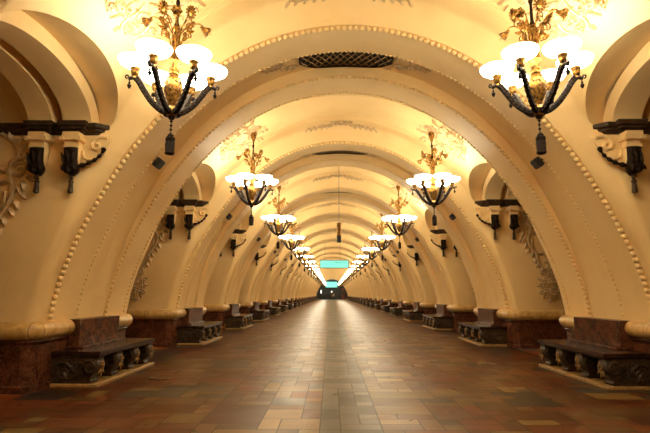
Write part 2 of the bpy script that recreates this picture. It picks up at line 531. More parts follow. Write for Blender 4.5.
for sx in (1, -1): box(bm, (min(sx*6.99, sx*10), YS, 4.6), (max(sx*6.99, sx*10), YE, 4.8))
obj('ceiling_platform', bm, M['redmarble'], smooth=0, kind='structure')
for nm, sx in (('wall_left', -1), ('wall_right', 1)):
    bm = B(); box(bm, (min(sx*10, sx*10.2), YS, 0), (max(sx*10, sx*10.2), YE, 4.8)); obj(nm, bm, M['redmarble'], smooth=0, kind='structure')
bm = B(); box(bm, (-10, YS-.3, 0), (10, YS, 6.2)); obj('wall_back', bm, M['plaster'], smooth=0, kind='structure')
bm = B()
box(bm, (-10, YE+4.0, 0), (10, YE+4.3, 6.4)); box(bm, (-4.7, YE, 0), (-4.5, YE+4, 6.4)); box(bm, (4.5, YE, 0), (4.7, YE+4, 6.4))
box(bm, (-4.7, YE, 6.2), (4.7, YE+4, 6.4)); box(bm, (-10, YE, 0), (-4.5, YE+.2, 6.4)); box(bm, (4.5, YE, 0), (10, YE+.2, 6.4))
obj('wall_front', bm, M['dark'], smooth=0, kind='structure')

# ------------------------------------------------------------------ helpers for relief ornament
def leaf(bm, place, u, v, ang, L, W, th=.02):
    """a pointed leaf lying on the surface; place(u, v, lift) gives the 3D point"""
    ca, sa = math.cos(ang), math.sin(ang); mid = []; lf = []; rt = []
    n = 4
    for i in range(n+1):
        t = i/n; wd = W*math.sin(PI*min(1, t*.92+.08))**.8*(1-.35*t) if i < n else 0
        bend = .18*L*t*t
        for arr, q, lift in ((mid, 0, th), (lf, wd, .002), (rt, -wd, .002)):
            uu = u + ca*L*t - sa*(q+bend); vv = v + sa*L*t + ca*(q+bend)
            arr.append(bm.verts.new(place(uu, vv, lift if i not in (0, n) else .004)))
    for i in range(n):
        bm.faces.new((mid[i], mid[i+1], lf[i+1], lf[i])); bm.faces.new((rt[i], rt[i+1], mid[i+1], mid[i]))
def stroke(bm, place, pts, r, lift=.012, n=5, taper=True):
    N = len(pts)
    P = [place(a, b, lift) for a, b in pts]
    rs = [r*(1 if not taper else (.45+.55*math.sin(PI*(.12+.76*i/(N-1))))) for i in range(N)]
    tube(bm, P, rs, n)
def flower(bm, place, u, v, R, petals=5):
    c0 = place(u, v, R*.45); e1 = (place(u+.01, v, 0)-place(u, v, 0)).normalized(); e2 = (place(u, v+.01, 0)-place(u, v, 0)).normalized()
    nn = (place(u, v, .05)-place(u, v, 0)).normalized()
    blob(bm, c0, e1*R*.35, e2*R*.35, nn*R*.35)
    for k in range(petals):
        a = 2*PI*k/petals; d = e1*math.cos(a)+e2*math.sin(a); q = e2*math.cos(a)-e1*math.sin(a)
        blob(bm, c0 + d*R*.58 - nn*R*.15, d*R*.42, q*R*.32, nn*R*.22)
def ccurl(u, v, R, a0, turns, flip=1, n=18):
    return [(u + math.cos(a0 + flip*turns*2*PI*i/n)*R*(1-.8*i/n), v + math.sin(a0 + flip*turns*2*PI*i/n)*R*(1-.8*i/n)) for i in range(n+1)]

ORD = ['nearest', 'second', 'third', 'fourth', 'fifth', 'sixth', 'seventh', 'eighth', 'ninth', 'tenth', 'eleventh', 'twelfth']

# ------------------------------------------------------------------ chandeliers (built round the origin, z = height above the floor)
ZB = 2.86
ARM_R = .42
def arm_curve():
    return crom([(.04, 0, 3.37), (.12, 0, 3.39), (.22, 0, 3.475), (.31, 0, 3.60), (.37, 0, 3.70), (.42, 0, 3.742), (.49, 0, 3.72)], 5)
def rotz(a, off=(0, 0, 0)): return Matrix.Translation(Vector(off)) @ Matrix.Rotation(a, 4, 'Z')
def xf(bm, M4): bmesh.ops.transform(bm, matrix=M4, verts=bm.verts)
def sunflower(bm, center, direction, R, n=12):
    d = Vector(direction).normalized(); q = d.to_track_quat('Z', 'Y').to_matrix().to_4x4(); q.translation = Vector(center)
    lathe(bm, [(.004, -.03), (R*.35, -.02), (R*.62, .0), (R*.5, .022), (R*.30, .03), (.004, .04)], 16, q)
    for k in range(n):
        a = 2*PI*k/n; e = Vector((math.cos(a), math.sin(a), 0)); f_ = Vector((-math.sin(a), math.cos(a), 0))
        qq = q.to_3x3(); blob(bm, q @ (e*R*.80+Vector((0, 0, .004))), qq @ (e*R*.26), qq @ (f_*R*.19), qq @ Vector((0, 0, .014)))
def trumpet(bm, center, direction, R):
    d = Vector(direction).normalized(); q = d.to_track_quat('Z', 'Y').to_matrix().to_4x4(); q.translation = Vector(center)
    lathe(bm, [(.008, -.09), (.016, -.06), (.03, -.03), (.045, .0), (R*.8, .022), (R, .028), (R*.7, .03), (.01, .0)], 12, q, lobes=6, amp=.16)
    tube(bm, [q @ Vector((0, 0, -.02)), q @ Vector((0, 0, .07))], [.010, .004], 5)
def chandelier(detail=True):
    t = empty('chandelier', (0, 0, 0))
    seg = 16 if detail else 8
    # turned vase and hub
    bm = B()
    lathe(bm, [(.02, 3.31), (.05, 3.33), (.07, 3.36), (.075, 3.40), (.055, 3.43), (.04, 3.45), (.055, 3.50), (.085, 3.58), (.105, 3.66), (.102, 3.73), (.078, 3.79),
               (.05, 3.82), (.062, 3.835), (.062, 3.85), (.052, 3.87), (.056, 3.93), (.072, 3.985), (.080, 4.0), (.070, 4.02), (.04, 4.04), (.02, 4.05)], seg*2, lobes=8, amp=.05)
    if detail:
        for k in range(10):
            a = 2*PI*k/10
            for z, r, sg in ((3.63, .090, 1), (3.72, .098, -1)):
                p = Vector((r*math.cos(a+.3*sg), r*math.sin(a+.3*sg), z)); e = Vector((math.cos(a), math.sin(a), 0))
                blob(bm, p, e*.016, Vector((-e.y, e.x, .6*sg)).normalized()*.028, Vector((0, 0, 1))*.016)
    vase = obj('vase', bm, M['gold'], t)
    # hanging tassel
    bm = B(); tube(bm, [(0, 0, 3.33), (0, 0, 3.29)], [.045, .03], seg)
    for i in range(3): lathe(bm, [(.004, 3.25-.05*i), (.02, 3.265-.05*i), (.004, 3.285-.05*i)], 8)
    tube(bm, [(0, 0, 3.30), (0, 0, 3.09)], .006, 6)
    lathe(bm, [(.006, 3.13), (.03, 3.105), (.036, 3.09), (.030, 3.08), (.050, 3.07), (.054, 3.04), (.048, 3.02), (.054, 3.01), (.050, 2.90), (.056, 2.885), (.043, 2.87), (.006, ZB)], seg, lobes=6 if detail else 0, amp=.06)
    obj('tassel', bm, M['bronze'], t)
    # arms with leafy backs, brass cups, pendants, glass bowls
    A0 = math.radians(18)
    arm_me = cup_me = drop_me = sh_me = None
    for k in range(6):
        a = A0 + k*PI/3
        if k == 0:
            bm = B(); cv = arm_curve(); N = len(cv)
            tube(bm, cv, [.032-.010*i/N for i in range(N)], 8 if detail else 5)
            if detail:
                for i in range(2, N-6, 1):
                    p = cv[i]; tt = (cv[i+1]-cv[i]).normalized(); nn = Vector((tt.z, 0, -tt.x))
                    wv = .036 if i % 2 else .028; blob(bm, p + nn*.020, tt*.028, Vector((0, wv, 0)), nn*.022); blob(bm, p - nn*.016, tt*.022, Vector((0, wv, 0)), nn*.018)
                tube(bm, [(x, 0, z) for x, z in spiral(.50, 3.745, .025, .006, -PI/2, 1)], .009, 5)
            arm = obj('arm', bm, M['bronze'], t)
            bm = B()
            lathe(bm, [(.015, 3.725), (.030, 3.735), (.024, 3.755), (.036, 3.77), (.044, 3.80), (.048, 3.835), (.056, 3.845), (.056, 3.86), (.03, 3.864)], 14 if detail else 8, Matrix.Translation((ARM_R, 0, 0)), lobes=7 if detail else 0, amp=.05)
            cup = obj('candle_cup', bm, M['gold'], arm)
            bm = B()
            lathe(bm, [(.004, 3.60), (.018, 3.62), (.024, 3.645), (.009, 3.66), (.014, 3.672), (.006, 3.69), (.003, 3.72)], 8, Matrix.Translation((.475, 0, 0)))
            drop = obj('pendant_drop', bm, M['bronze'], arm)
            bm = B()
            lathe(bm, [(.04, 3.86), (.085, 3.866), (.135, 3.885), (.170, 3.908), (.188, 3.935), (.194, 3.955), (.186, 3.957), (.166, 3.925), (.13, 3.90), (.08, 3.882), (.03, 3.878)], 28 if detail else 12, Matrix.Translation((ARM_R, 0, 0)))
            for fc in bm.faces:
                fc.normal_update(); fc.material_index = 0
            bmesh.ops.recalc_face_normals(bm, faces=bm.faces)
            for fc in bm.faces: fc.material_index = 1 if fc.normal.z > .05 else 0
            shd = obj('glass_bowl', bm, [M['shade'], M['shade_in']], t)
            for q in (arm, shd): q.rotation_euler = (0, 0, a)
        else:
            q = copy_tree(arm, t); q.rotation_euler = (0, 0, a)
            q = shd.copy(); COL.objects.link(q); q.parent = t; q.rotation_euler = (0, 0, a)
    # bundle of rods
    bm = B()
    tube(bm, [(0, 0, 4.03), (0, 0, 4.40)], .020, 8)
    for k in range(8):
        a = 2*PI*k/8; e = Vector((math.cos(a), math.sin(a), 0))
        tube(bm, [e*.045+Vector((0, 0, 4.02)), e*.038+Vector((0, 0, 4.2)), e*.05+Vector((0, 0, 4.4))], [.013, .009, .008], 6)
    lathe(bm, [(.03, 4.38), (.045, 4.40), (.045, 4.43), (.03, 4.45)], 12)
    obj('rod_bundle', bm, M['gold'], t)
    bm = B()
    lathe(bm, [(.028, 4.43), (.034, 4.46), (.020, 4.50), (.015, 4.72), (.026, 4.75), (.026, 4.78), (.015, 4.80), (.014, 5.02)], 12)
    obj('ceiling_stem', bm, M['bronze'], t)
    bm = B(); lathe(bm, [(.015, 4.86), (.03, 4.89), (.03, 4.92), (.055, 4.96), (.07, 5.03), (.07, 5.10)], 20, lobes=10, amp=.06)
    obj('ceiling_cap', bm, M['gold'], t)
    # flower stems: scrolls
    bm = B()
    for k in range(4):
        a = A0 + PI/4 + k*PI/2; R4 = Matrix.Rotation(a, 4, 'Z')
        tube(bm, [R4 @ Vector(p) for p in crom([(.04, 0, 4.20), (.06, 0, 4.36), (.13, 0, 4.48), (.19, 0, 4.56)], 4)], .008, 5)
        if detail:
            cc = spiral(.17, 4.44, .075, .012, PI, -1.5, 18)
            tube(bm, [R4 @ Vector((x, .02, z)) for x, z in cc], .008, 5)
        a2 = A0 + k*PI/2; R4 = Matrix.Rotation(a2, 4, 'Z')
        tube(bm, [R4 @ Vector(p) for p in crom([(.04, 0, 4.15), (.09, 0, 4.34), (.17, 0, 4.49), (.26, 0, 4.53), (.31, 0, 4.49)], 4)], .009, 5)
        if detail:
            cc = spiral(.13, 4.34, .055, .01, PI, -1.4, 16)
            tube(bm, [R4 @ Vector((x, -.02, z)) for x, z in cc], .008, 5)
            leafp = lambda u, v, l: R4 @ Vector((u, l, v))
            leaf(bm, leafp, .12, 4.40, .2, .10, .028, .01); leaf(bm, leafp, .08, 4.28, .9, .09, .024, .01)
    obj('scrolled_stems', bm, M['gold'], t)
    f0 = None
    for k in range(4):
        a = A0 + PI/4 + k*PI/2
        if f0 is None:
            bm = B(); sunflower(bm, (.215, 0, 4.575), (1, 0, -.35), .080, 12 if detail else 6); f0 = obj('rosette', bm, M['gold'], t); q = f0
        else: q = f0.copy(); COL.objects.link(q)
        q.parent = t; q.rotation_euler = (0, 0, a)
    f1 = None
    for k in range(4):
        a = A0 + k*PI/2
        if f1 is None:
            bm = B(); trumpet(bm, (.345, 0, 4.45), (.85, 0, -.55), .062); f1 = obj('trumpet_flower', bm, M['gold'], t); q = f1
        else: q = f1.copy(); COL.objects.link(q)
        q.parent = t; q.rotation_euler = (0, 0, a)
    if detail:
        for k in range(6):
            a = A0 + k*PI/3
            if k == 0: ld = bpy.data.lights.new('bulb_light', 'POINT'); ld.energy = LAMP_W/6; ld.color = LAMP_COL; ld.shadow_soft_size = .05
            lo = bpy.data.objects.new('bulb_light', ld); COL.objects.link(lo); lo.parent = t; lo.location = (ARM_R*math.cos(a), ARM_R*math.sin(a), 3.99)
    else:
        ld = bpy.data.lights.new('bulb_light', 'POINT'); ld.energy = LAMP_W; ld.color = LAMP_COL; ld.shadow_soft_size = .2
        lo = bpy.data.objects.new('bulb_light', ld); COL.objects.link(lo); lo.parent = t; lo.location = (0, 0, 4.2)
    return t
ch_near = chandelier(True); ch_far = chandelier(False)
usedn = usedf = False
for k in [-1] + list(range(0, KE+1)):
    for side, sx in (('left', -1), ('right', 1)):
        det = k <= 6
        if det:
            t = ch_near if not usedn else copy_tree(ch_near); usedn = True
        else:
            t = ch_far if not usedf else copy_tree(ch_far); usedf = True
        t.location = (sx*2.11, bayY(k), 0); t.rotation_euler = (0, 0, 0 if sx < 0 else math.radians(28))
        if k < 0: tag(t, 'bronze six-bowl chandelier behind the camera, over its %s shoulder' % side, 'chandelier', 'chandeliers along the hall')
        elif k < 12:
            how = {0: ', large, at the top edge'}.get(k, '')
            tag(t, ('%s lit bronze chandelier of the %s-hand row%s' % (ORD[k], side, how)), 'chandelier', 'chandeliers along the hall')
        else: tag(t, 'small lit chandelier far down the %s row, beyond the twelfth one' % side, 'chandelier', 'distant chandeliers of the %s row' % side)

# ------------------------------------------------------------------ benches against the piers (local: +x is the wall, y along the hall)
def bench():
    t = empty('marble_bench', (0, 0, 0)); L = 1.085
    bm = B()      # seat slab with moulded edge, from x=-.72 (front) to .02 (wall) in local axes where wall w=4.27 is x=0
    xs = -.72
    box(bm, (xs+.03, -L+.03, .405), (-.02, L-.03, .43)); box(bm, (xs, -L, .43), (-.02, L, .49))
    bmesh.ops.bevel(bm, geom=[e for e in bm.edges], offset=.008, segments=2, affect='EDGES')
    obj('seat', bm, M['seat'], t)
    bm = B()
    box(bm, (-.21, -.645, .53), (-.015, .70, .918)); box(bm, (-.29, -.66, .49), (-.015, .715, .53))
    bmesh.ops.bevel(bm, geom=[e for e in bm.edges], offset=.006, segments=1, affect='EDGES')
    obj('backrest', bm, M['redmarble'], t)
    bm = B(); box(bm, (xs-.0, -L-.01, 0), (-.05, L+.01, .05)); bmesh.ops.bevel(bm, geom=[e for e in bm.edges], offset=.008, segments=1, affect='EDGES')
    obj('plinth', bm, M['tanstone'], t)
    bm = B(); box(bm, (xs+.30, -L+.12, .05), (-.05, L-.12, .405)); obj('core_block', bm, M['benchbronze'], t)
    # scroll consoles
    first = None
    for i in range(4):
        y = (-L+.12) + i*(2*L-.24)/3
        if first is None:
            e = empty('scroll_console', (0, 0, 0)); e.parent = t; e.location = (0, y, 0)
            bm = B(); hw = .10
            prof = []     # outline in x,z : big front volute, belly to the rear
            out = crom([(-.06, 0, .05), (-.06, 0, .40), (xs+.09, 0, .405), (xs+.045, 0, .37), (xs+.03, 0, .30), (xs+.06, 0, .20), (xs+.12, 0, .12), (xs+.10, 0, .075), (xs+.12, 0, .05)], 4)
            vs = [[bm.verts.new((p.x, sg*hw*(1.0), p.z)) for p in out] for sg in (-1, 1)]
            n = len(out)
            for a in range(n): bm.faces.new((vs[0][a], vs[0][(a+1) % n], vs[1][(a+1) % n], vs[1][a]))
            bm.faces.new(vs[0]); bm.faces.new(list(reversed(vs[1])))
            Rz = Matrix.Translation((xs+.135, 0, .275)) @ Matrix.Rotation(PI/2, 4, 'X')
            lathe(bm, [(.02, -.125), (.08, -.125), (.115, -.11), (.125, -.06), (.118, 0), (.125, .06), (.115, .11), (.08, .125), (.02, .125)], 20, Rz)
            # carved acanthus and scroll on both cheeks
            for sg in (-1, 1):
                pl = lambda u, v, l, sg=sg: Vector((u, sg*(hw+.001+l), v))
                stroke(bm, lambda u, v, l, sg=sg: Vector((u, sg*(.126+l), v)), ccurl(xs+.135, .275, .10, 0, 1.6, 1, 26), .014, .004, 5)
                stroke(bm, pl, ccurl(-.22, .20, .10, PI*.5, 1.5, -1, 24), .014, .004, 5)
                stroke(bm, pl, [(-.30, .10), (-.36, .14), (-.41, .22), (-.38, .33), (-.30, .35), (-.26, .30)], .014, .004, 5)
                for (u, v, an, Lf) in ((-.40, .12, 2.2, .12), (-.36, .20, 1.2, .15), (-.34, .26, .5, .13), (-.28, .10, .9, .14), (-.16, .10, 1.5, .12), (-.30, .18, 1.8, .16), (-.12, .30, 2.6, .12), (-.20, .32, 3.0, .12), (-.42, .30, 2.6, .08)):
                    leaf(bm, pl, u, v, an, Lf, .032, .022)
            bmesh.ops.recalc_face_normals(bm, faces=bm.faces)
            b = obj('console_body', bm, M['benchbronze'], e, smooth=50)
            # make the console itself the mesh: part > rosette
            bm = B(); fl = lambda u, v, l: Vector((xs+.012-l*.6, u, v))
            flower(bm, fl, 0, .30, .062, 6); leaf(bm, fl, 0, .24, -PI/2, .12, .035, .02)
            leaf(bm, fl, -.03, .25, -2.2, .10, .025, .02); leaf(bm, fl, .03, .25, -.9, .10, .025, .02)
            b.name = 'scroll_console'; b.parent = t; b.location = (0, y, 0); bpy.data.objects.remove(e)
            obj('gilt_rosette', bm, M['rosette'], b); first = b
        else:
            q = copy_tree(first, t); q.location = (0, y, 0)
    return t
b0 = bench(); used = False
for k in range(0, KE):
    for side, sx in (('left', -1), ('right', 1)):
        t = b0 if not used else copy_tree(b0); used = True
        t.location = (sx*4.27, bayY(k)+HALF, 0); t.rotation_euler = (0, 0, 0 if sx > 0 else PI)
        if k < 12: tag(t, '%s dark marble bench on scroll consoles along the %s wall' % (ORD[k], side), 'bench', 'marble benches along the piers')
        else: tag(t, 'dark marble bench far down the %s wall, beyond the twelfth one' % side, 'bench', 'distant benches of the %s wall' % side)

# ------------------------------------------------------------------ corbels on the jambs that face the camera
def smooth_body(bm, secs, n=14):
    """sections: (z, cx, cy, rx, ry) superellipse rings"""
    rings = []
    for (z, cx_, cy_, rx, ry) in secs:
        rings.append([bm.verts.new((cx_ + rx*math.copysign(abs(math.cos(2*PI*k/n))**.7, math.cos(2*PI*k/n)), cy_ + ry*math.copysign(abs(math.sin(2*PI*k/n))**.7, math.sin(2*PI*k/n)), z)) for k in range(n)])
    for a, b in zip(rings, rings[1:]):
        for k in range(n): bm.faces.new((a[k], a[(k+1) % n], b[(k+1) % n], b[k]))
    bm.faces.new(list(reversed(rings[0]))); bm.faces.new(rings[-1])
def corbel(scroll, sx):
    """local: origin on the jamb face under the cornice; -y towards the camera, x outwards times sx"""
    t = empty('corbel', (0, 0, 0))
    X = lambda x: sx*x
    bm = B()
    box(bm, (-.115, -.20, 3.42), (.115, 0, 3.535))
    for z, r in ((3.44, .035),):
        for q in (-.115, .115):
            tube(bm, [(q, -.21, z), (q, 0, z)], r, 12)
    box(bm, (-.10, -.155, 3.33), (.10, 0, 3.42)); box(bm, (-.11, -.17, 3.315), (.11, 0, 3.335))
    smooth_body(bm, [(2.98, 0, -.02, .04, .06), (3.06, 0, -.04, .075, .08), (3.15, 0, -.05, .095, .09), (3.25, 0, -.06, .105, .095), (3.33, 0, -.06, .11, .10)])
    bmesh.ops.recalc_face_normals(bm, faces=bm.faces)
    obj('bracket_block', bm, M['plaster'], t, smooth=45)
    bm = B()
    smooth_body(bm, [(2.94, 0, -.05, .03, .04), (2.97, .0, -.09, .08, .07), (3.01, 0, -.12, .115, .085), (3.05, 0, -.13, .115, .08), (3.09, 0, -.12, .09, .07), (3.16, 0, -.125, .088, .065), (3.26, 0, -.135, .092, .06), (3.315, 0, -.135, .092, .055)])
    pl = lambda u, v, l: Vector((u, -.185-l, v))
    for (u, v, a, L, W) in ((0, 3.08, PI/2, .22, .045), (-.06, 3.07, 1.7, .19, .03), (.06, 3.07, 1.44, .19, .03), (0, 3.06, -PI/2, .12, .06), (-.06, 3.06, -2.0, .09, .035), (.06, 3.06, -1.14, .09, .035)):
        leaf(bm, pl, u, v, a, L, W, .03)
    for (u, v) in ((-.05, 3.26), (.05, 3.26), (0, 3.29), (-.05, 3.17), (.05, 3.17)): blob(bm, (u, -.19, v), Vector((.022, 0, 0)), Vector((0, .02, 0)), Vector((0, 0, .03)))
    bmesh.ops.recalc_face_normals(bm, faces=bm.faces)
    obj('acanthus_leaf', bm, M['bronze'], t, smooth=50)
    bm = B(); T4 = Matrix.Translation((0, -.07, 0))
    lathe(bm, [(.01, 2.96), (.03, 2.94), (.012, 2.915), (.028, 2.895), (.016, 2.875), (.034, 2.855), (.036, 2.84), (.028, 2.83), (.040, 2.71), (.042, 2.695), (.01, 2.68)], 12, T4, lobes=6, amp=.08)
    tube(bm, [Vector((x, -.105, z)) for x, z in ccurl(.0, 2.90, .03, 0, 1, 1, 14)], .008, 5)
    obj('tassel', bm, M['benchbronze'], t)
    if scroll:
        bm = B(); pl = lambda u, v, l: Vector((X(u), -l, v))
        # plate between the block and the corner of the vault, with a curled end
        out = crom([(-.10, 0, 3.52), (-.46, 0, 3.52), (-.475, 0, 3.45), (-.44, 0, 3.38), (-.40, 0, 3.26), (-.31, 0, 3.15), (-.20, 0, 3.08), (-.08, 0, 3.05)], 4)
        vs = [[bm.verts.new((X(p.x), yy, p.z)) for p in out] for yy in (0, -.045)]
        n = len(out)
        for a in range(n): bm.faces.new((vs[0][a], vs[0][(a+1) % n], vs[1][(a+1) % n], vs[1][a]))
        bm.faces.new(vs[1])
        stroke(bm, lambda u, v, l: Vector((X(u), -.05-l, v)), [(-.46, 3.49), (-.36, 3.50), (-.27, 3.47), (-.235, 3.40), (-.26, 3.33), (-.32, 3.315), (-.355, 3.35), (-.34, 3.395), (-.305, 3.395)], .028, .0, 7, False)
        stroke(bm, lambda u, v, l: Vector((X(u), -.05-l, v)), [(-.38, 3.30), (-.36, 3.24), (-.28, 3.18), (-.20, 3.17), (-.14, 3.20), (-.115, 3.30)], .022, .0, 6, False)
        bmesh.ops.recalc_face_normals(bm, faces=bm.faces)
        obj('scroll_plate', bm, M['plaster'], t, smooth=45)
        bm = B()
        P = crom([(-.42, -.07, 3.295), (-.375, -.08, 3.215), (-.29, -.085, 3.14), (-.19, -.09, 3.09), (-.07, -.10, 3.06)], 5)
        P = [Vector((X(p.x), p.y, p.z)) for p in P]
        tube(bm, P, [.018+.010*math.sin(i*1.6) + .012*i/len(P) for i in range(len(P))], 7)
        lathe(bm, [(.004, -.03), (.03, -.02), (.034, 0), (.03, .02), (.004, .03)], 10, Matrix.Translation((X(-.425), -.075, 3.31)) @ Matrix.Rotation(PI/2, 4, 'X'))
        obj('leafy_strip', bm, M['bronze'], t)
    return t
for sx, side in ((-1, 'left'), (1, 'right')):
    for scroll, wpos, wh in ((True, 3.90, 'scrolled corbel at the mouth of the arch'), (False, 4.38, 'plain corbel deeper inside the arch')):
        c0 = corbel(scroll, sx)
        for k in range(0, 9):
            t = c0 if k == 0 else copy_tree(c0)
            t.location = (sx*wpos, bayY(k)+JY, 0)
            tag(t, '%s, on the %s %s pier' % (wh, ORD[k], side), 'corbel', 'corbels on the piers')

# ------------------------------------------------------------------ stucco on the jambs: frame scrolls and a flower cluster
def jamb_ornament(sx):
    bm = B(); wc = 5.28
    for mir in (1, -1):
        pl = lambda u, v, l, mir=mir: Vector((sx*(wc + mir*(u-wc)), -l, v))
        st = lambda pts, r: stroke(bm, pl, [(p.x, p.y) for p in crom([(a, b, 0) for a, b in pts], 5)], r*1.35, .012, 6)
        st([(5.28, 3.62), (5.02, 3.58), (4.82, 3.46), (4.72, 3.30), (4.74, 3.18), (4.80, 3.14)], .030)
        stroke(bm, pl, ccurl(4.68, 3.02, .11, PI*.6, 1.3, -1, 22), .026, .012, 6)
        st([(4.60, 3.10), (4.66, 3.20), (4.78, 3.16), (4.82, 3.02), (4.78, 2.86), (4.74, 2.72), (4.80, 2.52), (4.90, 2.34)], .034)
        st([(4.86, 2.72), (4.84, 2.52), (4.93, 2.34), (4.94, 2.18), (5.02, 2.02), (5.14, 1.95), (5.22, 2.02), (5.20, 2.12), (5.12, 2.12)], .030)
        for i, (u, v, a, L) in enumerate([(4.66, 3.16, 2.3, .17), (4.72, 3.24, 1.9, .19), (4.60, 3.06, 2.9, .15), (4.78, 3.34, 1.7, .17), (4.58, 2.94, 3.5, .14), (4.64, 2.88, 4.2, .15), (4.70, 2.80, 4.0, .14),
                                      (4.66, 2.70, 3.6, .15), (4.72, 2.60, 4.0, .15), (4.86, 3.46, 1.4, .15), (4.94, 3.52, 1.1, .14), (4.78, 2.48, 3.9, .14), (4.86, 2.36, 4.1, .14), (4.90, 2.22, 4.3, .13),
                                      (4.86, 3.0, .3, .15), (4.84, 2.86, -.3, .14), (5.06, 1.98, 4.3, .14), (4.98, 2.08, 4.0, .12), (5.0, 2.36, -.5, .12)]):
            leaf(bm, pl, u, v, a, L*1.1, .06, .06)
    pl = lambda u, v, l: Vector((sx*u, -l, v)); r2 = random.Random(3)
    for i in range(30):
        a = r2.uniform(0, 2*PI); q = math.sqrt(r2.random()); u = wc-.06 + .23*q*math.cos(a); v = 1.56 + .33*q*math.sin(a)*(1 if math.sin(a) > 0 else 1.25)
        flower(bm, lambda uu, vv, l: Vector((sx*uu, -l-.02-.05*(1-q), vv)), u, v, r2.uniform(.065, .10), 5)
    for i in range(14):
        a = 2*PI*i/14; leaf(bm, pl, wc-.06+.2*math.cos(a), 1.54+.30*math.sin(a), a, .14, .045, .03)
    return bm
for sx, side in ((-1, 'left'), (1, 'right')):
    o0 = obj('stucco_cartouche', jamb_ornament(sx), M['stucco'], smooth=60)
    for k in range(0, 6):
        o = o0 if k == 0 else o0.copy()
        if k: COL.objects.link(o)
        o.location = (0, bayY(k)+JY, 0)
        tag(o, 'cream stucco scroll frame with flower cluster on the %s %s pier' % (ORD[k], side), 'stucco ornament', 'stucco frames on the piers')

# ------------------------------------------------------------------ gilded leaf spray round each chandelier anchor, on the vault
def arc_s(w):     # arc position measured by angle from the side
    return w
def vplace(sx, ph0, dy=0):
    """u: metres down the vault from ph0, v: metres along the hall"""
    def f(u, v, l):
        ph = ph0 - u/4.2
        p = vault_pt(ph, v+dy); n = (Vector((0, p.y, 1))-p).normalized(); p = p + n*l
        return Vector((p.x*sx, p.y*(1 if sx > 0 else 1), p.z))
    return f
PHC = phi_of(4.52)
def spray(sx):
    bm = B(); r2 = random.Random(11); raw = vplace(sx, PHC)
    pl = lambda u, v, l: raw(u*(.50 if u > 0 else .85), v*(1-.25*max(0, u)), l)
    for v_s in (1, -1):
        P = lambda u, v, l, v_s=v_s: pl(u, v*v_s, l)
        for (cu, cv, R, a0, tn, fl) in ((.32, .28, .16, 2.6, 1.2, 1), (.02, .42, .17, .2, 1.2, 1), (-.30, .30, .16, -.6, 1.2, 1), (.56, .16, .10, 2.5, 1.1, -1), (-.50, .14, .11, 0, 1.1, -1), (.30, .62, .11, 3.4, 1.1, 1), (-.22, .68, .11, .0, 1.1, -1), (.02, .80, .08, 1, 1, 1)):
            stroke(bm, P, ccurl(cu, cv, R, a0, tn, fl, 20), .017, .014, 5)
            for j in range(6):
                a = 2*PI*j/6 + r2.uniform(-.3, .3)
                leaf(bm, P, cu+R*.9*math.cos(a), cv+R*.9*math.sin(a), a+.9, r2.uniform(.10, .17), .035, .045)
        for (pts) in ([(.0, .1), (.15, .3), (.35, .45), (.60, .50), (.80, .38)], [(0, .1), (-.15, .3), (-.35, .46), (-.62, .48)], [(.1, .05), (.4, .1), (.7, .08), (.9, .16)]):
            stroke(bm, P, [(p.x, p.y) for p in crom([(a, b, 0) for a, b in pts], 5)], .018, .014, 5)
        for j in range(20):
            a = r2.uniform(0, PI); R = r2.uniform(.45, .95)
            leaf(bm, P, R*math.cos(a)*.95, R*math.sin(a)*.8+.02, a+r2.uniform(-.7, .7), r2.uniform(.11, .18), .038, .05)
    for (u, v) in ((.55, 0), (-.5, 0), (.0, .55), (.0, -.55), (.75, .3), (.75, -.3)): flower(bm, pl, u, v, .07, 6)
    return bm
for sx, side in ((-1, 'left'), (1, 'right')):
    o0 = obj('ceiling_stucco_spray', spray(sx), M['gilt'], smooth=60)
    for k in range(0, 9):
        o = o0 if k == 0 else o0.copy()
        if k: COL.objects.link(o)
        o.location = (0, bayY(k), 0)
        tag(o, 'gilded stucco leaf spray on the vault above the %s %s chandelier' % (ORD[k], side), 'stucco ornament', 'leaf sprays above the chandeliers')
# crown ornaments
def crown(dy, flip):
    bm = B()
    base = vplace(1, PI/2)
    for mir in (1, -1):
        P = lambda u, v, l, mir=mir: base(u*mir, dy + v*flip, l)
        for (cu, cv, R, a0, tn, fl) in ((.10, .05, .08, PI, 1.2, -1), (.26, .0, .075, 0, 1.2, 1), (.12, .20, .06, 2, 1.1, 1), (.42, .02, .05, 3, 1, -1)):
            stroke(bm, P, ccurl(cu, cv, R, a0, tn, fl, 16), .018, .014, 5)
        stroke(bm, P, [(.30, -.02), (.42, -.05), (.55, -.02), (.66, -.05), (.80, -.02)], .018, .014, 5)
        for i in range(9): leaf(bm, P, .28+.065*i, -.03, (.8 if i % 2 else -.8), .10, .028, .04)
        for i in range(4): leaf(bm, P, .05+.04*i, .16, 1.6-.35*i, .13, .03, .04)
    flower(bm, lambda u, v, l: base(u, dy+v*flip, l), 0, .07, .08, 6)
    return bm
for nm, dy, flip in (('far', 1.26, -1), ('near', -1.30, 1)):
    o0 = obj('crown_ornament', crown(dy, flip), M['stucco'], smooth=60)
    k0 = 1 if nm == 'near' else 0
    for k in range(k0, 8):
        o = o0 if k == k0 else o0.copy()
        if k > k0: COL.objects.link(o)
        o.location = (0, bayY(k), 0)
        tag(o, 'stucco crest on the ceiling crown at the %s end of the %s vault bay' % (nm, ORD[k]), 'stucco ornament', 'crests on the crown of the vault')

